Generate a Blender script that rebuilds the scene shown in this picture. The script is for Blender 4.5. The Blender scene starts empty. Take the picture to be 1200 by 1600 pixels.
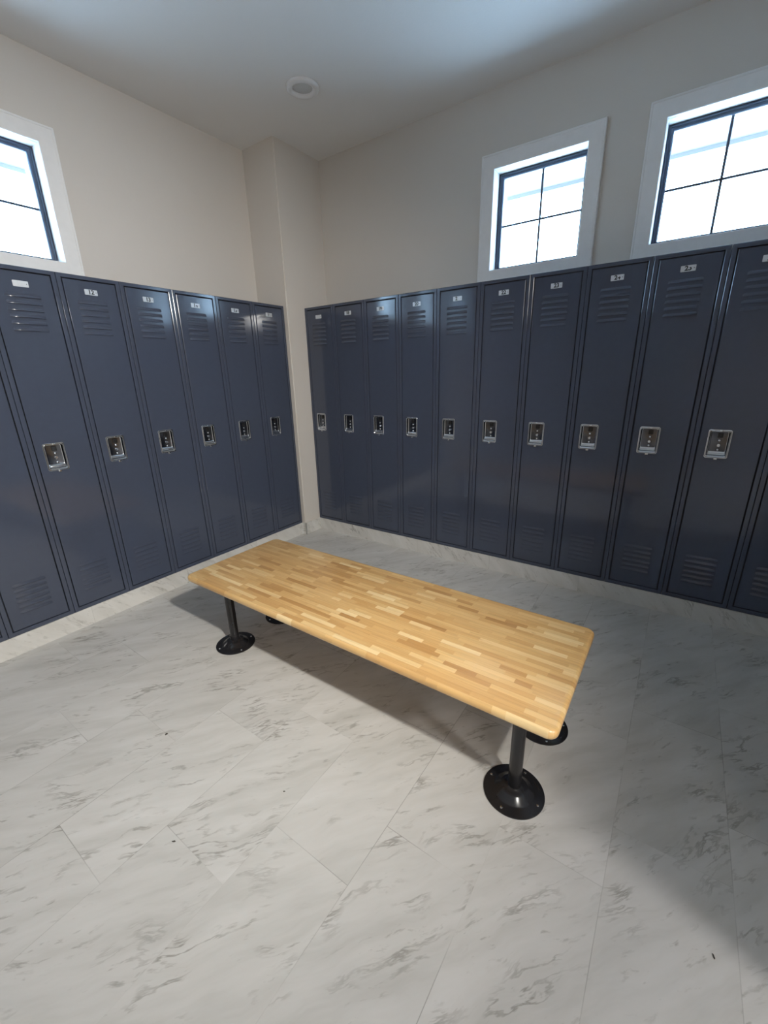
import bpy, bmesh, math, random
from mathutils import Vector, Matrix

scn = bpy.context.scene
COL = scn.collection
R = math.radians

# ------------------------------------------------------------------ camera
cam_d = bpy.data.cameras.new('camera')
cam = bpy.data.objects.new('camera', cam_d)
COL.objects.link(cam)
cam.location = (2.71295, -2.73055, 1.38183)
cam.rotation_mode = 'XYZ'
cam.rotation_euler = (1.254828, 0.0229029, 0.6071394)
cam_d.sensor_fit = 'VERTICAL'
cam_d.sensor_height = 36.0
cam_d.lens = 653.762 / 1600.0 * 36.0
cam_d.clip_start = 0.02
scn.camera = cam

# ------------------------------------------------------------------ view, sky, lamps
vs = scn.view_settings
vs.view_transform = 'Standard'
vs.look = 'None'
vs.exposure = 0.0
vs.gamma = 1.0
vs.use_curve_mapping = False
scn.display_settings.display_device = 'sRGB'
try:
    scn.cycles.use_denoising = True
    scn.cycles.max_bounces = 10
    scn.cycles.diffuse_bounces = 6
    scn.cycles.glossy_bounces = 5
    scn.cycles.transparent_max_bounces = 8
    scn.cycles.sample_clamp_indirect = 6.0
except Exception:
    pass

world = bpy.data.worlds.new('world')
scn.world = world
world.use_nodes = True
bg = world.node_tree.nodes['Background']
bg.inputs['Color'].default_value = (0.50, 0.74, 1.0, 1.0)
bg.inputs['Strength'].default_value = 21.0


def lamp(name, kind, loc, energy, color, aim=None, **kw):
    d = bpy.data.lights.new(name, kind)
    d.energy = energy
    d.color = color
    for k, v in kw.items():
        setattr(d, k, v)
    o = bpy.data.objects.new(name, d)
    o.location = loc
    if aim is not None:
        v = Vector(aim) - Vector(loc)
        o.rotation_euler = v.to_track_quat('-Z', 'Y').to_euler()
    COL.objects.link(o)
    return o


# adjustable down-lamp in the added lowered ceiling on the right of the viewer (throws the bench shadow)
lamp('spot_lamp', 'SPOT', (3.68, -2.55, 2.38), 410.0, (1.0, 0.968, 0.90), aim=(0.0, -1.30, 0.50),
     spot_size=R(84), spot_blend=1.0, shadow_soft_size=0.045)
# unseen soft fill lamps added behind and right of the viewer for ambient light
for lx, ly, e in ((4.8, -4.4, 28.0), (5.4, -2.5, 70.0)):
    lamp('fill_lamp', 'AREA', (lx, ly, 2.38 if lx > 3 else 2.97), e, (1.0, 0.97, 0.93), aim=(lx, ly, 0),
         shape='DISK', size=0.45)

# ------------------------------------------------------------------ dimensions from the survey of the photograph
PITCH = 0.3048          # locker pitch
XC = 0.0365             # first locker of the far row starts here
YL = -0.1919            # left row ends here
HB = 0.1096             # tiled curb height
LH = 1.8068             # locker height
LD = 0.27               # locker depth
CEIL = 3.0
XW, YW = -0.30, 0.28    # wall faces
XCOL, YCOL = 0.036, -0.188
XE, YE = 6.0, -6.0
WT = 0.22

# ------------------------------------------------------------------ node helpers


class NT:
    def __init__(self, name):
        self.m = bpy.data.materials.new(name)
        self.m.use_nodes = True
        self.t = self.m.node_tree
        self.b = self.t.nodes['Principled BSDF']
        self.out = self.t.nodes['Material Output']

    def n(self, typ, **kw):
        nd = self.t.nodes.new(typ)
        for k, v in kw.items():
            setattr(nd, k, v)
        return nd

    def l(self, a, b):
        self.t.links.new(a, b)

    def _in(self, sock, v):
        if hasattr(v, 'links') or isinstance(v, bpy.types.NodeSocket):
            self.l(v, sock)
        else:
            sock.default_value = v

    def math(self, op, a, b=None, c=None, clamp=False):
        nd = self.n('ShaderNodeMath', operation=op, use_clamp=clamp)
        self._in(nd.inputs[0], a)
        if b is not None:
            self._in(nd.inputs[1], b)
        if c is not None:
            self._in(nd.inputs[2], c)
        return nd.outputs[0]

    def pos(self, kind='Object'):
        tc = self.n('ShaderNodeTexCoord')
        return tc.outputs[kind]

    def sep(self, v):
        s = self.n('ShaderNodeSeparateXYZ')
        self.l(v, s.inputs[0])
        return s.outputs

    def comb(self, x=0.0, y=0.0, z=0.0):
        c = self.n('ShaderNodeCombineXYZ')
        for i, v in enumerate((x, y, z)):
            self._in(c.inputs[i], v)
        return c.outputs[0]

    def mapping(self, v, scale=(1, 1, 1), rot=(0, 0, 0), loc=(0, 0, 0)):
        mp = self.n('ShaderNodeMapping')
        self.l(v, mp.inputs[0])
        mp.inputs['Scale'].default_value = scale
        mp.inputs['Rotation'].default_value = rot
        mp.inputs['Location'].default_value = loc
        return mp.outputs[0]

    def noise(self, v, scale=5.0, detail=3.0, rough=0.5, dist=0.0):
        nz = self.n('ShaderNodeTexNoise')
        self.l(v, nz.inputs['Vector'])
        nz.inputs['Scale'].default_value = scale
        nz.inputs['Detail'].default_value = detail
        nz.inputs['Roughness'].default_value = rough
        nz.inputs['Distortion'].default_value = dist
        return nz.outputs['Fac']

    def ramp(self, f, stops, interp='LINEAR'):
        r = self.n('ShaderNodeValToRGB')
        self.l(f, r.inputs[0])
        cr = r.color_ramp
        cr.interpolation = interp
        while len(cr.elements) < len(stops):
            cr.elements.new(0.5)
        for e, (p, c) in zip(cr.elements, stops):
            e.position = p
            e.color = (c[0], c[1], c[2], 1.0) if not isinstance(c, (int, float)) else (c, c, c, 1.0)
        return r.outputs[0]

    def mix(self, f, a, b, typ='MIX'):
        m = self.n('ShaderNodeMix', data_type='RGBA', blend_type=typ)
        self._in(m.inputs[0], f)
        for s, v in ((m.inputs[6], a), (m.inputs[7], b)):
            if isinstance(v, tuple):
                s.default_value = (v[0], v[1], v[2], 1.0)
            else:
                self.l(v, s)
        return m.outputs[2]

    def white(self, v):
        w = self.n('ShaderNodeTexWhiteNoise', noise_dimensions='3D')
        self.l(v, w.inputs['Vector'])
        return w.outputs['Value']

    def bump(self, h, strength=0.2, dist=0.002):
        b = self.n('ShaderNodeBump')
        b.inputs['Strength'].default_value = strength
        b.inputs['Distance'].default_value = dist
        self.l(h, b.inputs['Height'])
        self.l(b.outputs[0], self.b.inputs['Normal'])

    def base(self, v):
        if isinstance(v, tuple):
            self.b.inputs['Base Color'].default_value = (v[0], v[1], v[2], 1.0)
        else:
            self.l(v, self.b.inputs['Base Color'])

    def set(self, **kw):
        for k, v in kw.items():
            s = self.b.inputs[k.replace('_', ' ')]
            self._in(s, v)


def srgb(r, g, b):
    f = lambda c: (c / 255 / 12.92) if c / 255 <= 0.04045 else ((c / 255 + 0.055) / 1.055) ** 2.4
    return (f(r), f(g), f(b))


def mat_paint(name, col, rough, bump_scale, bump_str, dist=0.001, mottle=0.04):
    k = NT(name)
    p = k.pos()
    f = k.noise(p, 2.2, 3)
    a = tuple(c * (1 - mottle) for c in col)
    b = tuple(min(1, c * (1 + mottle)) for c in col)
    k.base(k.mix(f, a, b))
    k.set(Roughness=rough)
    h = k.noise(p, bump_scale, 3, 0.55)
    k.bump(h, bump_str, dist)
    return k.m


def mat_plain(name, col, rough=0.5, metal=0.0, bump_scale=0, bump_str=0.0, **kw):
    k = NT(name)
    p = k.pos()
    f = k.noise(p, 30.0, 2)
    k.base(k.mix(f, tuple(c * 0.96 for c in col), tuple(min(1, c * 1.04) for c in col)))
    k.set(Roughness=rough, Metallic=metal, **kw)
    if bump_scale:
        k.bump(k.noise(p, bump_scale, 2), bump_str, 0.0008)
    return k.m


M = {}
M['wall'] = mat_paint('wall_paint', srgb(203, 197, 190), 0.6, 160, 0.10, 0.0015, 0.02)
M['ceiling'] = mat_paint('ceiling_paint', srgb(226, 225, 223), 0.8, 90, 0.22, 0.002, 0.02)
M['trim'] = mat_plain('white_trim_paint', srgb(228, 228, 228), 0.35, 0.0, 60, 0.06)
M['locker'] = mat_plain('slate_locker_enamel', srgb(65, 71, 86), 0.11, 0.0, 160, 0.02)
M['locker_in'] = mat_plain('locker_inside_shade', srgb(30, 32, 38), 0.7)
M['steel'] = mat_plain('stainless_steel', (0.64, 0.68, 0.73), 0.16, 1.0)
M['steel_dark'] = mat_plain('pocket_steel_shaded', (0.12, 0.13, 0.155), 0.26, 1.0)  # stainless with the shade of the recessed pocket put into its colour
M['steel_mid'] = mat_plain('bezel_steel_dark_reflection', (0.27, 0.29, 0.33), 0.22, 1.0)  # same stainless, darkened for the dark lockers it would mirror
M['black'] = mat_plain('slot_hole_black', (0.008, 0.008, 0.009), 0.4)
M['plate'] = mat_plain('number_plate_aluminium', (0.62, 0.65, 0.69), 0.38, 0.5)
M['plate_ink'] = mat_plain('number_plate_ink', (0.015, 0.016, 0.02), 0.5)
M['iron'] = mat_plain('black_gloss_enamel', (0.014, 0.014, 0.016), 0.2, 0.0, 200, 0.03)
M['sash'] = mat_plain('dark_sash_flare_blue', (0.034, 0.048, 0.080), 0.35)  # blue glare from the bright windows painted into the dark frame colour
M['lens'] = mat_plain('lamp_lens', srgb(196, 196, 194), 0.6)
M['ring'] = mat_plain('lamp_trim_ring', srgb(214, 212, 210), 0.32)
M['alu'] = mat_plain('edge_trim_aluminium', (0.55, 0.55, 0.54), 0.35, 0.9)
M['eave'] = mat_plain('eave_board', srgb(100, 100, 100), 0.7)
M['fascia'] = mat_plain('eave_fascia', srgb(138, 138, 138), 0.7)
M['grit'] = mat_plain('dark_grit', srgb(72, 68, 62), 0.9)


def mat_glass():
    k = NT('window_glass')
    t = k.t
    tr = k.n('ShaderNodeBsdfTransparent')
    tr.inputs[0].default_value = (0.97, 0.99, 1.0, 1)
    gl = k.n('ShaderNodeBsdfGlossy')
    gl.inputs['Roughness'].default_value = 0.02
    lw = k.n('ShaderNodeLayerWeight')
    fac = k.math('ADD', 0.03, k.math('MULTIPLY', k.math('POWER', lw.outputs['Facing'], 5.0), 0.7))
    mx = k.n('ShaderNodeMixShader')
    k.l(fac, mx.inputs[0])
    k.l(tr.outputs[0], mx.inputs[1])
    k.l(gl.outputs[0], mx.inputs[2])
    k.l(mx.outputs[0], k.out.inputs[0])
    t.nodes.remove(k.b)
    return k.m


M['glass'] = mat_glass()


def marble(k, p, seed=None):
    """cream grey stone with broken diagonal veins; p = vector along/across the vein in metres"""
    w = k.noise(p, 3.0, 2)
    s = k.sep(p)
    px = k.math('ADD', s[0], k.math('MULTIPLY', w, 0.05))
    py = k.math('ADD', s[1], k.math('MULTIPLY', k.noise(p, 5.0, 3), 0.075))
    pz = s[2] if seed is None else k.math('ADD', s[2], seed)
    q = k.comb(px, py, pz)
    # long soft bands
    band = k.noise(k.mapping(q, (1.6, 9.0, 1.0)), 1.5, 4, 0.6)
    # thin dark vein lines : ridge of a stretched noise
    v1 = k.noise(k.mapping(q, (3.2, 16.0, 1.0), loc=(3.1, 1.7, 0)), 1.0, 5, 0.62)
    ridge = k.math('ABSOLUTE', k.math('SUBTRACT', v1, 0.5))
    line = k.ramp(ridge, [(0.0, 1.0), (0.012, 0.75), (0.03, 0.0)])
    gate = k.ramp(k.noise(k.mapping(q, (3.4, 6.0, 1.0), loc=(9, 4, 0)), 1.5, 3), [(0.52, 0.0), (0.66, 1.0)])
    line = k.math('MULTIPLY', line, gate)
    # blotches : short dark dabs
    v2 = k.noise(k.mapping(q, (12.0, 44.0, 1.0), loc=(5, 8, 0)), 1.0, 4, 0.6)
    dab = k.ramp(v2, [(0.60, 0.0), (0.70, 1.0)])
    gate2 = k.ramp(k.noise(k.mapping(q, (3.0, 5.0, 1.0), loc=(1, 14, 0)), 1.4, 2), [(0.42, 0.0), (0.56, 1.0)])
    dab = k.math('MULTIPLY', dab, gate2)
    col = k.ramp(band, [(0.25, srgb(184, 182, 177)), (0.5, srgb(198, 196, 192)), (0.75, srgb(207, 205, 202))])
    dark = k.math('MULTIPLY', k.math('MAXIMUM', line, k.math('MULTIPLY', dab, 0.85)), 0.72, clamp=True)
    return k.mix(dark, col, srgb(128, 124, 116)), dark


def mat_floor():
    k = NT('marble_vinyl_tile')
    p = k.pos()
    s = k.sep(p)
    TW, TL = 0.299, 0.598
    u = k.math('DIVIDE', k.math('SUBTRACT', s[0], 0.05), TW)
    ci = k.math('FLOOR', u)
    fu = k.math('FRACT', u)
    off = k.math('FRACT', k.math('ADD', k.math('DIVIDE', ci, 3.0), 0.408))
    v = k.math('SUBTRACT', k.math('DIVIDE', s[1], TL), off)
    ri = k.math('FLOOR', v)
    fv = k.math('FRACT', v)
    tid = k.comb(ci, ri, 2.0)
    rnd = k.white(tid)
    # pattern space : x along vein (52 degrees), y across ; every tile shifted
    rot = k.mapping(p, (1, 1, 1), (0, 0, R(-52)))
    rs = k.sep(rot)
    q = k.comb(k.math('ADD', rs[0], k.math('MULTIPLY', rnd, 7.0)), k.math('ADD', rs[1], k.math('MULTIPLY', rnd, 3.0)), 0.0)
    col, dark = marble(k, q, k.math('MULTIPLY', rnd, 5.0))
    tint = k.math('ADD', 0.975, k.math('MULTIPLY', k.white(k.comb(ri, ci, 5.0)), 0.035))
    hsv = k.n('ShaderNodeHueSaturation')
    k.l(col, hsv.inputs['Color'])
    k.l(tint, hsv.inputs['Value'])
    eu = k.math('MULTIPLY', k.math('MINIMUM', fu, k.math('SUBTRACT', 1.0, fu)), TW)
    ev = k.math('MULTIPLY', k.math('MINIMUM', fv, k.math('SUBTRACT', 1.0, fv)), TL)
    e = k.math('MINIMUM', eu, ev)
    seam = k.math('LESS_THAN', e, 0.0011)
    fade = k.math('MULTIPLY', seam, k.ramp(k.noise(p, 2.6, 2), [(0.40, 0.04), (0.62, 0.55)]))
    k.base(k.mix(fade, hsv.outputs[0], srgb(120, 118, 112)))
    k.set(Roughness=k.math('ADD', 0.42, k.math('MULTIPLY', k.noise(p, 14, 2), 0.12)))
    k.b.inputs['Specular IOR Level'].default_value = 0.35
    h = k.math('SUBTRACT', k.math('MULTIPLY', k.noise(p, 60, 3), 0.3), seam)
    k.bump(h, 0.25, 0.0006)
    return k.m


def mat_curb(name, axis):
    """stone skirting ; axis = direction the curb runs in"""
    k = NT(name)
    p = k.pos()
    s = k.sep(p)
    run = s[axis]
    u = k.math('DIVIDE', k.math('ADD', run, 0.11), 0.61)
    ci = k.math('FLOOR', u)
    fu = k.math('FRACT', u)
    rnd = k.white(k.comb(ci, 3.0, 1.0))
    v0 = k.comb(run, s[2], 0.0)
    rot = k.mapping(v0, (1, 1, 1), (0, 0, R(48)))
    rs = k.sep(rot)
    q = k.comb(k.math('ADD', rs[0], k.math('MULTIPLY', rnd, 5.0)), k.math('ADD', rs[1], k.math('MULTIPLY', rnd, 3.0)), 0.0)
    col, dark = marble(k, q, rnd)
    e = k.math('MULTIPLY', k.math('MINIMUM', fu, k.math('SUBTRACT', 1.0, fu)), 0.61)
    seam = k.math('LESS_THAN', e, 0.001)
    k.base(k.mix(k.math('MULTIPLY', seam, 0.35), col, srgb(130, 128, 122)))
    k.set(Roughness=0.42)
    return k.m


def mat_wood():
    k = NT('maple_butcher_block')
    p = k.pos()
    s = k.sep(p)
    SW = 0.0215
    v = k.math('DIVIDE', k.math('ADD', s[1], 1.0), SW)
    ri = k.math('FLOOR', v)
    fv = k.math('FRACT', v)
    ro = k.white(k.comb(ri, 11.0, 0.0))
    ro2 = k.white(k.comb(ri, 23.0, 0.0))
    ln = k.math('ADD', 0.20, k.math('MULTIPLY', ro2, 0.16))
    u = k.math('DIVIDE', k.math('ADD', k.math('ADD', s[0], 3.0), k.math('MULTIPLY', ro, 0.9)), ln)
    ci = k.math('FLOOR', u)
    fu = k.math('FRACT', u)
    # every other stave is split once more at a random place
    sp = k.white(k.comb(ci, ri, 7.0))
    sub = k.math('GREATER_THAN', fu, k.math('ADD', 0.3, k.math('MULTIPLY', sp, 0.55)))
    rnd = k.white(k.comb(k.math('ADD', ci, k.math('MULTIPLY', sub, 0.5)), ri, 1.0))
    col = k.ramp(rnd, [(0.0, srgb(180, 134, 80)), (0.10, srgb(198, 153, 95)), (0.40, srgb(207, 164, 106)),
                       (0.75, srgb(214, 174, 116)), (0.93, srgb(222, 187, 132)), (1.0, srgb(232, 203, 152))])
    q = k.comb(k.math('ADD', s[0], k.math('MULTIPLY', rnd, 9.0)), k.math('ADD', s[1], k.math('MULTIPLY', rnd, 5.0)), s[2])
    g = k.noise(k.mapping(q, (4.0, 95.0, 60.0)), 1.0, 4, 0.6, 0.4)
    gm = k.ramp(g, [(0.3, 0.86), (0.5, 1.0), (0.72, 1.06)])
    col = k.mix(1.0, col, gm, 'MULTIPLY')
    fl = k.ramp(k.noise(k.mapping(q, (12, 40, 20), loc=(3, 2, 1)), 1.0, 3), [(0.68, 0.0), (0.78, 1.0)])
    col = k.mix(k.math('MULTIPLY', fl, 0.25), col, srgb(168, 112, 60))
    ev = k.math('MULTIPLY', k.math('MINIMUM', fv, k.math('SUBTRACT', 1.0, fv)), SW)
    seam = k.math('LESS_THAN', ev, 0.0006)
    col = k.mix(k.math('MULTIPLY', seam, 0.28), col, srgb(150, 100, 52))
    kn = k.ramp(k.noise(k.mapping(p, (9, 16, 5), loc=(2, 5, 1)), 1.0, 1), [(0.80, 0.0), (0.83, 1.0)])
    col = k.mix(k.math('MULTIPLY', kn, 0.6), col, srgb(120, 75, 38))
    k.base(col)
    k.set(Roughness=0.30)
    k.b.inputs['Coat Weight'].default_value = 0.35
    k.b.inputs['Coat Roughness'].default_value = 0.22
    return k.m


M['floor'] = mat_floor()
M['curb_x'] = mat_curb('marble_skirting_far', 0)
M['curb_y'] = mat_curb('marble_skirting_left', 1)
M['wood'] = mat_wood()

# ------------------------------------------------------------------ mesh helpers


def box(bm, x0, x1, y0, y1, z0, z1, mi=0, bev=0.0, seg=2):
    vs_ = [bm.verts.new((x, y, z)) for x in (x0, x1) for y in (y0, y1) for z in (z0, z1)]
    idx = ((0, 1, 3, 2), (4, 6, 7, 5), (0, 4, 5, 1), (2, 3, 7, 6), (0, 2, 6, 4), (1, 5, 7, 3))
    fs = [bm.faces.new([vs_[i] for i in q]) for q in idx]
    for f in fs:
        f.material_index = mi
    if bev:
        es = list({e for f in fs for e in f.edges})
        r = bmesh.ops.bevel(bm, geom=es, offset=bev, segments=seg, affect='EDGES', profile=0.5)
        for f in r['faces']:
            f.material_index = mi
    return fs


def lathe(bm, prof, n=48, cx=0, cy=0, mi=0, smooth=True):
    rings = []
    for r, z in prof:
        if r < 1e-6:
            rings.append([bm.verts.new((cx, cy, z))])
        else:
            rings.append([bm.verts.new((cx + r * math.cos(2 * math.pi * i / n), cy + r * math.sin(2 * math.pi * i / n), z)) for i in range(n)])
    for a, b in zip(rings[:-1], rings[1:]):
        for i in range(n):
            j = (i + 1) % n
            if len(a) == 1:
                f = bm.faces.new((a[0], b[j], b[i]))
            elif len(b) == 1:
                f = bm.faces.new((a[i], a[j], b[0]))
            else:
                f = bm.faces.new((a[i], a[j], b[j], b[i]))
            f.material_index = mi
            f.smooth = smooth
    return rings


def rrect(w, h, r, n=5):
    pts = []
    for cx, cz, a0 in ((w / 2 - r, h / 2 - r, 0), (-w / 2 + r, h / 2 - r, 90), (-w / 2 + r, -h / 2 + r, 180), (w / 2 - r, -h / 2 + r, 270)):
        for i in range(n + 1):
            a = R(a0 + 90 * i / n)
            pts.append((cx + r * math.cos(a), cz + r * math.sin(a)))
    return pts


def obj(name, bm, mats, parent=None, loc=None, rz=None, smooth_angle=None):
    bmesh.ops.recalc_face_normals(bm, faces=bm.faces[:])
    me = bpy.data.meshes.new(name)
    bm.to_mesh(me)
    bm.free()
    if not isinstance(mats, (list, tuple)):
        mats = [mats]
    for m in mats:
        me.materials.append(m)
    if smooth_angle:
        me.shade_smooth()
        me.set_sharp_from_angle(angle=R(smooth_angle))
    o = bpy.data.objects.new(name, me)
    COL.objects.link(o)
    if parent:
        o.parent = parent
    if loc:
        o.location = loc
    if rz is not None:
        o.rotation_euler = (0, 0, rz)
    return o


def tag(o, label=None, cat=None, group=None, kind=None):
    if label:
        o['label'] = label
    if cat:
        o['category'] = cat
    if group:
        o['group'] = group
    if kind:
        o['kind'] = kind
    return o


def empty(name, loc, rz=0.0):
    o = bpy.data.objects.new(name, None)
    o.empty_display_size = 0.1
    o.location = loc
    o.rotation_euler = (0, 0, rz)
    COL.objects.link(o)
    return o


# ------------------------------------------------------------------ setting
WZ0, WZ1, WW = 2.028, 2.587, 0.540
W2X, W3X, W1Y = 1.777, 2.685, -1.813      # window centres

bm = bmesh.new()
box(bm, XW - WT, XE + WT, YE - WT, YW + WT, -0.12, 0.0)
tag(obj('floor', bm, M['floor']), 'cream marble-look vinyl tile floor with grey veins', None, None, 'structure')

bm = bmesh.new()
box(bm, XW - WT, XE + WT, YE - WT, YW + WT, CEIL, CEIL + 0.15)
tag(obj('ceiling', bm, M['ceiling']), 'light grey textured ceiling', None, None, 'structure')


def wall_with_holes(name, a0, a1, holes, plane, sign, axis):
    """wall slab with rectangular openings; axis 0 = runs along x"""
    bm = bmesh.new()
    cuts = sorted({a0, a1, *[h for c in holes for h in (c - WW / 2 - 0.0125, c + WW / 2 + 0.0125)]})
    for p, q in zip(cuts[:-1], cuts[1:]):
        mid = (p + q) / 2
        spans = [(0.0, CEIL)]
        if any(abs(mid - c) < WW / 2 for c in holes):
            spans = [(0.0, WZ0 - 0.0125), (WZ1 + 0.0125, CEIL)]
        for z0, z1 in spans:
            lo, hi = sorted((plane, plane + sign * WT))
            if axis == 0:
                box(bm, p, q, lo, hi, z0, z1)
            else:
                box(bm, lo, hi, p, q, z0, z1)
    bmesh.ops.remove_doubles(bm, verts=bm.verts[:], dist=1e-5)
    return tag(obj(name, bm, M['wall']), None, None, None, 'structure')


wall_with_holes('wall_far', XW - WT, XE + WT, [W2X, W3X], YW, 1, 0)
wall_with_holes('wall_left', YE - WT, YW, [W1Y, W1Y - 0.908, W1Y - 1.816], XW, -1, 1)  # last two openings serve the added windows
bm = bmesh.new()
box(bm, XE, XE + WT, YE - WT, YW, 0, CEIL)
tag(obj('wall_right', bm, M['wall']), None, None, None, 'structure')
bm = bmesh.new()
box(bm, XW, XE, YE - WT, YE, 0, CEIL)
tag(obj('wall_near', bm, M['wall']), None, None, None, 'structure')
# unseen partition added on the right to keep lamplight off the far wall
bm = bmesh.new()
box(bm, 3.40, 3.52, -1.84, YW, 0, CEIL)
tag(obj('wall_light_block', bm, M['wall']), None, None, None, 'structure')
# unseen lowered ceiling added right of the viewer to shape the lamplight
bm = bmesh.new()
box(bm, 3.52, XE, YE, YW, 2.44, CEIL)
tag(obj('ceiling_lowered_added', bm, M['ceiling']), None, None, None, 'structure')
# boxed-in corner column
bm = bmesh.new()
box(bm, XW, XCOL, YCOL, YW, HB, CEIL, bev=0.0)
es = [e for e in bm.edges if abs(e.verts[0].co.x - XCOL) < 1e-5 and abs(e.verts[1].co.x - XCOL) < 1e-5
      and abs(e.verts[0].co.y - YCOL) < 1e-5 and abs(e.verts[1].co.y - YCOL) < 1e-5]
bmesh.ops.bevel(bm, geom=es, offset=0.006, segments=3, affect='EDGES')
tag(obj('wall_column', bm, M['wall']), 'greige boxed-in column in the corner between the locker rows', None, None, 'structure')

# tiled curb under the lockers and skirting round the column
bm = bmesh.new()
box(bm, XCOL, XE, 0.0, YW, 0.0, HB - 0.0004)
tag(obj('baseboard_far', bm, M['curb_x']), 'marble tiled curb under the far locker row', None, None, 'structure')
bm = bmesh.new()
box(bm, XW, 0.0, YE, YCOL, 0.0, HB - 0.0004)
tag(obj('baseboard_left', bm, M['curb_y']), 'marble tiled curb under the left locker row', None, None, 'structure')
bm = bmesh.new()
box(bm, XW, XCOL + 0.004, YCOL - 0.0005, YW, 0.0, HB)
tag(obj('baseboard_column', bm, M['curb_y']), 'marble tiled skirting round the corner column', None, None, 'structure')
bm = bmesh.new()
cx, cy = XCOL + 0.004, YCOL - 0.0005
box(bm, cx - 0.010, cx + 0.0016, cy - 0.0016, cy, 0.0, HB + 0.002)
box(bm, cx, cx + 0.0016, cy, cy + 0.010, 0.0, HB + 0.002)
tag(obj('trim_1', bm, M['alu']), 'thin metal edge strip on the column skirting corner', None, None, 'structure')


def window(n, loc, rz):
    """origin: opening centre at sill level on the wall face; local x right, y outwards, z up"""
    w, h = WW, WZ1 - WZ0
    t = empty('window_%d' % n, loc, rz)
    tag(t, None, None, None, 'structure')
    c = 0.084
    # casing: four boards with mitre-like butt, slightly proud
    bm = bmesh.new()
    loops = []
    for dx, y in ((0.0, 0.004), (0.0, -0.017), (0.003, -0.020), (c - 0.012, -0.020), (c - 0.009, -0.0225), (c - 0.002, -0.0225), (c, -0.020), (c, 0.0)):
        loops.append([bm.verts.new(v) for v in ((-w / 2 - dx, y, -dx), (w / 2 + dx, y, -dx), (w / 2 + dx, y, h + dx), (-w / 2 - dx, y, h + dx))])
    for a, b in zip(loops[:-1], loops[1:]):
        for i in range(4):
            bm.faces.new((a[i], a[(i + 1) % 4], b[(i + 1) % 4], b[i]))
    obj('casing', bm, M['trim'], t)
    # jamb liner
    bm = bmesh.new()
    j = 0.012
    for (x0, x1, z0, z1) in ((-w / 2 - j, -w / 2, -j, h + j), (w / 2, w / 2 + j, -j, h + j), (-w / 2, w / 2, -j, 0), (-w / 2, w / 2, h, h + j)):
        box(bm, x0, x1, -0.001, WT + 0.01, z0, z1)
    # thin stop bead before the sash
    obj('jamb_liner', bm, M['trim'], t)
    # sash frame, stepped profile
    bm = bmesh.new()
    loops = []
    for d, y in ((0.0, 0.100), (0.0, 0.076), (0.008, 0.073), (0.012, 0.073), (0.014, 0.078), (0.024, 0.079), (0.028, 0.085), (0.028, 0.100)):
        loops.append([bm.verts.new(v) for v in ((-w / 2 + d, y, d), (w / 2 - d, y, d), (w / 2 - d, y, h - d), (-w / 2 + d, y, h - d))])
    for a, b in zip(loops, loops[1:] + loops[:1]):
        for i in range(4):
            bm.faces.new((a[i], a[(i + 1) % 4], b[(i + 1) % 4], b[i]))
    obj('sash_frame', bm, M['sash'], t)
    d = 0.028
    bm = bmesh.new()
    box(bm, -0.0065, 0.0065, 0.0930, 0.0995, d, h - d, bev=0.002)
    box(bm, -w / 2 + d, w / 2 - d, 0.0932, 0.0993, h / 2 - 0.0170, h / 2 - 0.0050, bev=0.002)
    obj('muntin_bars', bm, M['sash'], t)
    bm = bmesh.new()
    box(bm, -w / 2 + d - 0.002, w / 2 - d + 0.002, 0.0890, 0.0915, d - 0.002, h - d + 0.002)
    obj('glass_pane', bm, M['glass'], t)
    return t


window(1, (XW, W1Y, WZ0), R(90))
window(2, (W2X, YW, WZ0), 0)
window(3, (W3X, YW, WZ0), 0)
# two more unseen windows added along the left wall for cool daylight
window(4, (XW, W1Y - 0.908, WZ0), R(90))
window(5, (XW, W1Y - 1.816, WZ0), R(90))

# eaves outside the windows: board underside and front fascia
bm = bmesh.new()
box(bm, XW - 1.02 + 0.6, 6.3, YW + WT, 1.0, 2.66, 2.70, 0)
box(bm, XW - 1.02 + 0.6, 6.3, 0.965, 1.0, 2.638, 2.70, 1)
tag(obj('eaves_far', bm, [M['eave'], M['fascia']]), None, None, None, 'structure')
bm = bmesh.new()
box(bm, -1.02, XW - WT, -6.3, 0.4, 2.68, 2.72, 0)
box(bm, -1.02, -0.985, -6.3, 0.4, 2.658, 2.72, 1)
tag(obj('eaves_left', bm, [M['eave'], M['fascia']]), None, None, None, 'structure')

# ------------------------------------------------------------------ lockers
LW = PITCH - 0.0014
DX, DZ0, DZ1 = 0.1262, 0.0277, 1.7832       # door half width, bottom, top
GAP = 0.0042


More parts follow.
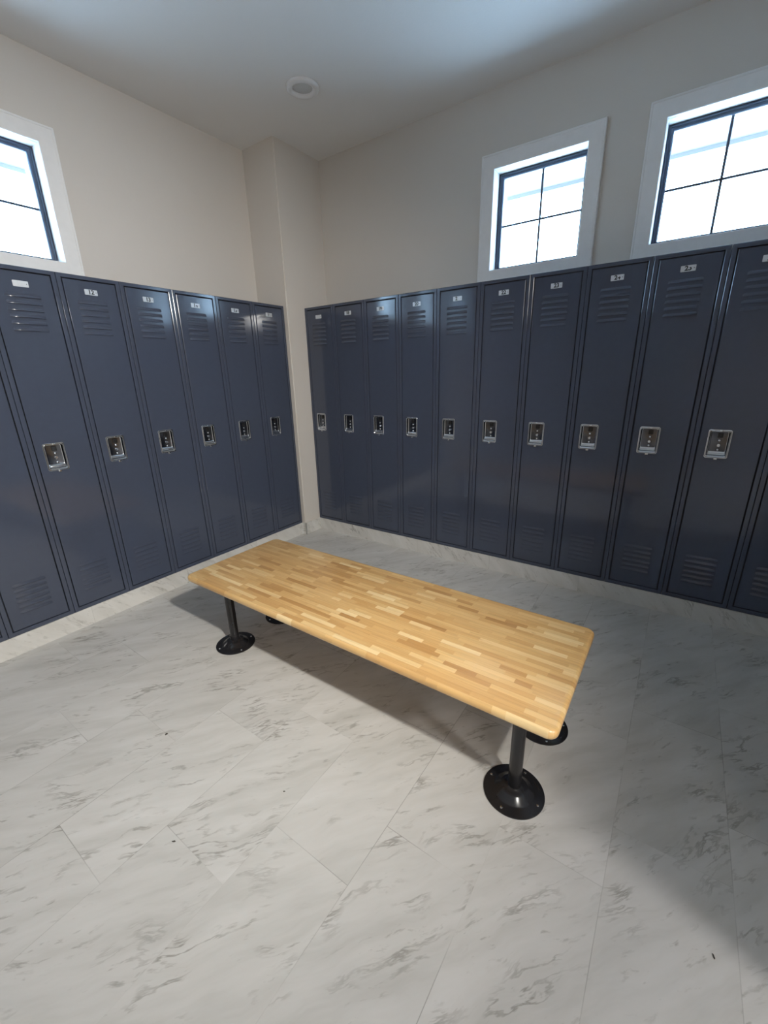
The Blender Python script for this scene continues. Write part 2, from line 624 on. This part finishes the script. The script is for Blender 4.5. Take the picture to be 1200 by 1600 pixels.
def frame_mesh():
    bm = bmesh.new()
    ox, ix = LW / 2, DX + GAP
    loops = []
    # outer back, outer front (rounded), face, inner front (rounded), inner back
    iz0, iz1 = DZ0 - GAP, DZ1 + GAP
    for x, z0, z1, y in ((ox, 0, LH, LD), (ox, 0, LH, 0.0028), (ox - 0.0009, 0.0009, LH - 0.0009, 0.0009), (ox - 0.0028, 0.0028, LH - 0.0028, 0.0),
                         (ix + 0.0025, iz0 - 0.0025, iz1 + 0.0025, 0.0), (ix + 0.0008, iz0 - 0.0008, iz1 + 0.0008, 0.0008), (ix, iz0, iz1, 0.0028), (ix, iz0, iz1, 0.02)):
        loops.append([bm.verts.new(v) for v in ((-x, y, z0), (x, y, z0), (x, y, z1), (-x, y, z1))])
    for a, b in zip(loops[:-1], loops[1:]):
        for i in range(4):
            f = bm.faces.new((a[i], a[(i + 1) % 4], b[(i + 1) % 4], b[i]))
            f.smooth = False
    # back sheet, and a dark sheet painted as the shade inside the gaps
    bm.faces.new(loops[0])
    b = [bm.verts.new(v) for v in ((-ix - .02, 0.02, iz0 - .02), (ix + .02, 0.02, iz0 - .02), (ix + .02, 0.02, iz1 + .02), (-ix - .02, 0.02, iz1 + .02))]
    f = bm.faces.new(b)
    f.material_index = 1
    return bm


LKX, LKZ, LKW, LKH = -0.0452, 0.898, 0.094, 0.142     # latch cup
PLX, PLZ = -0.003, 1.7305


def add_louver(bm, cx, z0, w=0.143, h=0.0165, out=0.0062, y=0.0):
    xs = (cx - w / 2, cx - w / 2 + 0.010, cx + w / 2 - 0.010, cx + w / 2)
    n = 5
    cols = []
    for xi, x in enumerate(xs):
        s = 0.0 if xi in (0, 3) else 1.0
        col = []
        for i in range(n + 1):
            t = i / n
            col.append(bm.verts.new((x, y - 0.00005 - s * out * math.sin(t * math.pi / 2), z0 + (h * (1 - t)) * (1.0 if s else 0.8))))
        col.append(bm.verts.new((x, y, z0 + (0.0012 if s else 0.0))))
        cols.append(col)
    for a, b in zip(cols[:-1], cols[1:]):
        for i in range(n + 1):
            f = bm.faces.new((a[i], b[i], b[i + 1], a[i + 1]))
            f.smooth = i < n


def door_mesh():
    bm = bmesh.new()
    yf = 0.0012            # door face sits a touch behind the frame face
    r = 0.0028
    xs = [-DX + r, LKX - LKW / 2 + 0.004, LKX + LKW / 2 - 0.004, DX - r]
    zs = [DZ0 + r, LKZ - LKH / 2 + 0.004, LKZ + LKH / 2 - 0.004, DZ1 - r]
    g = [[bm.verts.new((x, yf, z)) for z in zs] for x in xs]
    for i in range(3):
        for j in range(3):
            if i == 1 and j == 1:
                continue
            bm.faces.new((g[i][j], g[i + 1][j], g[i + 1][j + 1], g[i][j + 1]))
    # rolled edge
    ring = [g[i][0] for i in range(4)] + [g[3][j] for j in range(1, 4)] + [g[i][3] for i in (2, 1, 0)] + [g[0][j] for j in (2, 1)]
    prev = ring
    for d, y in ((0.0009, 0.0009), (0.0, 0.0028), (0.0, 0.016)):
        cur = []
        for v in ring:
            x, z = v.co.x, v.co.z
            if abs(x - xs[0]) < 1e-6:
                x = -DX + d
            if abs(x - xs[3]) < 1e-6:
                x = DX - d
            if abs(z - zs[0]) < 1e-6:
                z = DZ0 + d
            if abs(z - zs[3]) < 1e-6:
                z = DZ1 - d
            cur.append(bm.verts.new((x, yf + y, z)))
        for i in range(len(ring)):
            j = (i + 1) % len(ring)
            f = bm.faces.new((prev[i], prev[j], cur[j], cur[i]))
        prev = cur
    for k in range(6):
        add_louver(bm, -0.005, 1.5190 + k * 0.0302, y=yf)
        add_louver(bm, -0.005, 0.1110 + k * 0.0302, out=0.0036, y=yf)
    return bm


def latch_mesh():
    bm = bmesh.new()
    y0 = 0.0012
    # (width, height, corner radius, y, z shift, material of the band that ENDS here)
    prof = [(LKW + 0.004, LKH + 0.004, 0.011, y0 + 0.0005, 0, 0), (LKW + 0.004, LKH + 0.004, 0.011, y0 - 0.0022, 0, 0),
            (LKW + 0.001, LKH + 0.001, 0.010, y0 - 0.0036, 0, 0), (LKW - 0.002, LKH - 0.002, 0.0095, y0 - 0.0036, 0, 0), (LKW - 0.0075, LKH - 0.0075, 0.0085, y0 - 0.0030, 0, 3),
            (LKW - 0.010, LKH - 0.010, 0.008, y0 - 0.0036, 0, 0), (LKW - 0.014, LKH - 0.014, 0.007, y0 - 0.0016, 0, 0),
            (LKW - 0.020, LKH - 0.036, 0.007, y0 + 0.0135, 0.0095, 2), (LKW - 0.024, LKH - 0.042, 0.006, y0 + 0.0150, 0.0100, 1)]
    loops = []
    for w, h, r, y, dz, mi in prof:
        loops.append([bm.verts.new((LKX + px, y, LKZ + dz + pz)) for px, pz in rrect(w, h, r)])
    for (a, b, pr) in zip(loops[:-1], loops[1:], prof[1:]):
        n = len(a)
        for i in range(n):
            f = bm.faces.new((a[i], a[(i + 1) % n], b[(i + 1) % n], b[i]))
            zc = sum(v.co.z for v in f.verts) / 4
            # bottom lip catching the light stays bright, shaded pocket sides get darker steel
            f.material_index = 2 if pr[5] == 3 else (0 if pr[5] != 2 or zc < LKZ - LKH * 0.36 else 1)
            f.smooth = True
    f = bm.faces.new(loops[-1])
    f.material_index = 1
    # bottom tray lip, tab below, notch on top
    box(bm, LKX - 0.036, LKX + 0.036, y0 - 0.0045, y0 + 0.001, LKZ - LKH / 2 + 0.0205, LKZ - LKH / 2 + 0.0245, 0, 0.0012)
    box(bm, LKX - 0.006, LKX + 0.009, y0 - 0.0050, y0 + 0.0008, LKZ - LKH / 2 - 0.0095, LKZ - LKH / 2 + 0.001, 0, 0.0018)
    box(bm, LKX - 0.004, LKX + 0.010, y0 - 0.0045, y0 + 0.001, LKZ + LKH / 2 - 0.008, LKZ + LKH / 2 - 0.001, 0, 0.0015)
    return bm


def latch_bits_mesh():
    bm = bmesh.new()
    yb = 0.0012 + 0.0150
    x = LKX + 0.004
    # padlock slot : black block painted as the dark of the hole
    box(bm, x - 0.011, x + 0.011, yb - 0.0050, yb - 0.0002, LKZ + 0.030, LKZ + 0.053, 0, 0.0015)
    return bm


def rivets_mesh():
    bm = bmesh.new()
    yb = 0.0012 + 0.0150
    x = LKX + 0.004
    for dz, r in ((0.017, 0.0066), (-0.008, 0.0082), (-0.031, 0.0066)):
        prof = [(r, 0.0), (r, 0.002), (r * 0.8, 0.0042), (r * 0.4, 0.0054), (0.0, 0.0058)]
        if r > 0.007:
            prof = [(r, 0.0), (r, 0.004), (r * 0.85, 0.0052), (r * 0.62, 0.005), (r * 0.5, 0.003), (0.0, 0.0026)]
        b2 = bmesh.new()
        lathe(b2, prof, 20)
        bmesh.ops.rotate(b2, verts=b2.verts[:], cent=(0, 0, 0), matrix=Matrix.Rotation(R(90), 3, 'X'))
        bmesh.ops.translate(b2, verts=b2.verts[:], vec=(x, yb, LKZ + dz))
        me = bpy.data.meshes.new('t')
        b2.to_mesh(me)
        b2.free()
        bm.from_mesh(me)
        bpy.data.meshes.remove(me)
    return bm


def plate_mesh(num):
    bm = bmesh.new()
    y0 = 0.0012
    w, h = 0.062, 0.027
    loops = [[bm.verts.new((PLX + px, y, PLZ + pz)) for px, pz in rrect(w - d, h - d, 0.003, 3)] for d, y in ((0, y0), (0, y0 - 0.0010), (0.001, y0 - 0.0015))]
    for a, b in zip(loops[:-1], loops[1:]):
        n = len(a)
        for i in range(n):
            bm.faces.new((a[i], a[(i + 1) % n], b[(i + 1) % n], b[i]))
    bm.faces.new(loops[-1])
    # rivets at both ends
    for sx in (-1, 1):
        box(bm, PLX + sx * 0.0235 - 0.0025, PLX + sx * 0.0235 + 0.0025, y0 - 0.0026, y0 - 0.0012, PLZ - 0.0025, PLZ + 0.0025, 0, 0.0008)
    # embossed figures
    cu = bpy.data.curves.new('n', 'FONT')
    cu.body = str(num)
    cu.size = 0.029
    cu.align_x = 'CENTER'
    cu.align_y = 'CENTER'
    cu.extrude = 0.0003
    cu.offset = 0.0012
    to = bpy.data.objects.new('n', cu)
    COL.objects.link(to)
    dg = bpy.context.evaluated_depsgraph_get()
    me = bpy.data.meshes.new_from_object(to.evaluated_get(dg))
    me.transform(Matrix.Translation((PLX, y0 - 0.0017, PLZ)) @ Matrix.Rotation(R(90), 4, 'X'))
    k0 = len(bm.faces)
    bm.from_mesh(me)
    bm.faces.ensure_lookup_table()
    for f in bm.faces[k0:]:
        f.material_index = 1
    bpy.data.objects.remove(to)
    bpy.data.meshes.remove(me)
    bpy.data.curves.remove(cu)
    return bm


proto = empty('metal_locker', (0, 0, 0))
P_frame = obj('locker_frame', frame_mesh(), [M['locker'], M['locker_in']], proto)
P_door = obj('door', door_mesh(), M['locker'], proto)
P_latch = tag(obj('latch_cup', latch_mesh(), [M['steel'], M['steel_dark'], M['steel_mid']], P_door, smooth_angle=35), 'chrome recessed latch cup')
P_slot = tag(obj('padlock_slot', latch_bits_mesh(), M['black'], P_door), 'black padlock slot')
P_rivet = tag(obj('latch_rivets', rivets_mesh(), M['steel'], P_door, smooth_angle=40), 'shiny latch rivets')


def place_locker(first, loc, rz, num, label, group):
    if first:
        t, d = proto, P_door
        t.location = loc
        t.rotation_euler = (0, 0, rz)
    else:
        t = proto.copy()
        COL.objects.link(t)
        t.location = loc
        t.rotation_euler = (0, 0, rz)
        f = P_frame.copy()
        COL.objects.link(f)
        f.parent = t
        d = P_door.copy()
        COL.objects.link(d)
        d.parent = t
        for s in (P_latch, P_slot, P_rivet):
            c = s.copy()
            COL.objects.link(c)
            c.parent = d
    tag(obj('number_plate', plate_mesh(num), [M['plate'], M['plate_ink']], d), 'silver plate with black number %d' % num)
    tag(t, label, 'locker', group)


ORD = ['first', 'second', 'third', 'fourth', 'fifth', 'sixth', 'seventh', 'eighth', 'ninth', 'tenth', 'eleventh']
GL, GR = 'lockers along the left wall', 'lockers along the far wall'
left_labels = {
    16: 'slate locker numbered 16 at the end of the left row, touching the corner column',
    15: 'slate locker numbered 15 in the left row, second from the corner column',
    14: 'slate locker numbered 14 in the left row, third from the corner column',
    13: 'slate locker numbered 13 in the left row, fourth from the corner column',
    12: 'slate locker numbered 12 in the left row, just right of the left window',
    11: 'slate locker numbered 11 in the left row, under the left window',
    10: 'slate locker at the left edge, only its lower door showing, left of locker 11',
    9: 'sliver of a slate locker at the far left edge above the curb, lower corner only',
}
for i in range(8):
    n = 16 - i
    place_locker(i == 0, (0.0, YL - (i + 0.5) * PITCH, HB), R(90), n, left_labels[n], GL)
right_labels = {
    17: 'slate locker numbered 17 at the start of the far row, against the corner column',
    18: 'slate locker numbered 18 in the far row, second from the corner column',
    19: 'slate locker numbered 19 in the far row, window glare on its top, third from column',
    20: 'slate locker numbered 20 in the far row, fourth from the corner column',
    21: 'slate locker numbered 21 in the far row, just left of the small far window',
    22: 'slate locker numbered 22 in the far row, below the left half of the small window',
    23: 'slate locker numbered 23 in the far row, below the right half of the small window',
    24: 'dark blue locker numbered 24 in the far row, below the gap between the windows',
    25: 'dark blue locker numbered 25 in the far row, below the large right window',
    26: 'dark blue locker cut by the right edge, right of locker 25, its latch showing',
    27: 'narrow dark blue strip of a locker at the lower right edge beside locker 26',
}
for i in range(11):
    n = 17 + i
    place_locker(False, (XC + (i + 0.5) * PITCH, 0.0, HB), 0.0, n, right_labels[n], GR)

# ------------------------------------------------------------------ bench
BX, BY, BL, BW, BZ, BT = 1.661, -1.432, 1.822, 0.604, 0.432, 0.034
bench = empty('bench', (BX, BY, 0.0))
tag(bench, 'low maple butcher-block bench on four black pedestal legs, centre of floor', 'bench')
bm = bmesh.new()
prof = [(0.013, 0.0), (0.0065, 0.0017), (0.0018, 0.0062), (0.0, 0.0125), (0.0, BT - 0.0125), (0.0018, BT - 0.0062), (0.0065, BT - 0.0017), (0.013, BT)]
loops = []
for d, z in prof:
    loops.append([bm.verts.new((px, py, BZ - BT + z)) for px, py in rrect(BL - 2 * d, BW - 2 * d, 0.032 - d, 8)])
for a, b in zip(loops[:-1], loops[1:]):
    n = len(a)
    for i in range(n):
        bm.faces.new((a[i], a[(i + 1) % n], b[(i + 1) % n], b[i]))
bm.faces.new(loops[0])
bm.faces.new(loops[-1])
obj('bench_top', bm, M['wood'], bench, smooth_angle=40)


def post_mesh():
    bm = bmesh.new()
    r = 0.0222
    lathe(bm, [(0.0, 0.030), (r - 0.002, 0.030), (r, 0.032), (r, BZ - BT - 0.006), (0.052, BZ - BT - 0.006), (0.054, BZ - BT - 0.004), (0.054, BZ - BT), (0.0, BZ - BT)], 40)
    return bm


def flange_mesh():
    bm = bmesh.new()
    lathe(bm, [(0.0, 0.0), (0.1015, 0.0), (0.1025, 0.002), (0.1015, 0.0045), (0.098, 0.0055), (0.070, 0.0080), (0.066, 0.0095), (0.046, 0.0250), (0.0425, 0.0272),
               (0.036, 0.0290), (0.0265, 0.0315), (0.0245, 0.0330), (0.0215, 0.0345), (0.0, 0.0345)], 64)
    # raised maker's bar, flat and without letters
    box(bm, -0.020, 0.020, -0.089, -0.081, 0.0050, 0.0078, 0, 0.0012)
    return bm


def screw_mesh():
    bm = bmesh.new()
    lathe(bm, [(0.0052, 0.0050), (0.0052, 0.0070), (0.0038, 0.0092), (0.0, 0.0100)], 16)
    return bm


screw0 = None
leg0 = None
for (dx, dy, rz) in ((-0.762, -0.170, R(-55)), (0.779, -0.172, R(133)), (-0.762, 0.170, R(40)), (0.779, 0.172, R(80))):
    if leg0 is None:
        leg = leg0 = obj('leg', post_mesh(), M['iron'], bench, (dx, dy, 0), smooth_angle=40)
        fl = fl0 = obj('base_flange', flange_mesh(), M['iron'], leg, rz=rz, smooth_angle=30)
    else:
        leg = leg0.copy()
        COL.objects.link(leg)
        leg.location = (dx, dy, 0)
        fl = fl0.copy()
        COL.objects.link(fl)
        fl.parent = leg
        fl.rotation_euler = (0, 0, rz)
    for k in range(4):
        a = rz + R(38 + 90 * k)
        p = (0.086 * math.cos(a), 0.086 * math.sin(a), 0)
        if screw0 is None:
            sc = screw0 = tag(obj('flange_screw', screw_mesh(), M['steel'], leg, p, smooth_angle=40), 'small shiny screw')
        else:
            sc = screw0.copy()
            COL.objects.link(sc)
            sc.parent = leg
            sc.location = p

# ------------------------------------------------------------------ ceiling fitting
t = empty('ceiling_fixture', (0.576, -0.428, CEIL))
tag(t, 'round white unlit recessed lamp ring on the ceiling above the corner', 'ceiling light')
bm = bmesh.new()
prof = []
for i in range(17):
    a = math.pi * i / 16
    prof.append((0.077 + 0.020 * math.cos(a), -0.019 * math.sin(a)))
prof.append((0.058, -0.001))
lathe(bm, prof, 64)
obj('trim_ring', bm, M['ring'], t, smooth_angle=60)
bm = bmesh.new()
lathe(bm, [(0.062, -0.0008), (0.055, -0.003), (0.03, -0.0036), (0.0, -0.0038)], 64)
obj('lens', bm, M['lens'], t)

# ------------------------------------------------------------------ bits of grit on the floor
random.seed(4)
for i, (x, y, w, l, lab) in enumerate((
        (1.181, -2.149, 0.0045, 0.0065, 'dark fleck of grit on the floor left of the bench shadow'),
        (2.990, -1.759, 0.0016, 0.0065, 'thin dark splinter on the floor at lower right'),
        (1.612, -2.362, 0.0022, 0.0065, 'dark splinter on the floor at lower left'),
        (1.776, -2.052, 0.0018, 0.0038, 'tiny dark speck on the floor below the bench middle'))):
    bm = bmesh.new()
    bmesh.ops.create_icosphere(bm, subdivisions=2, radius=1.0)
    for v in bm.verts:
        k = 1 + random.uniform(-0.28, 0.28)
        v.co = Vector((v.co.x * w * k, v.co.y * l * k, (v.co.z + 0.6) * 0.0014 * k if v.co.z > -0.6 else 0.0))
    tag(obj('floor_grit', bm, M['grit'], None, (x, y, 0.0002), R((30, 20, -60, -50)[i])), lab, 'debris', 'dark specks on the floor')
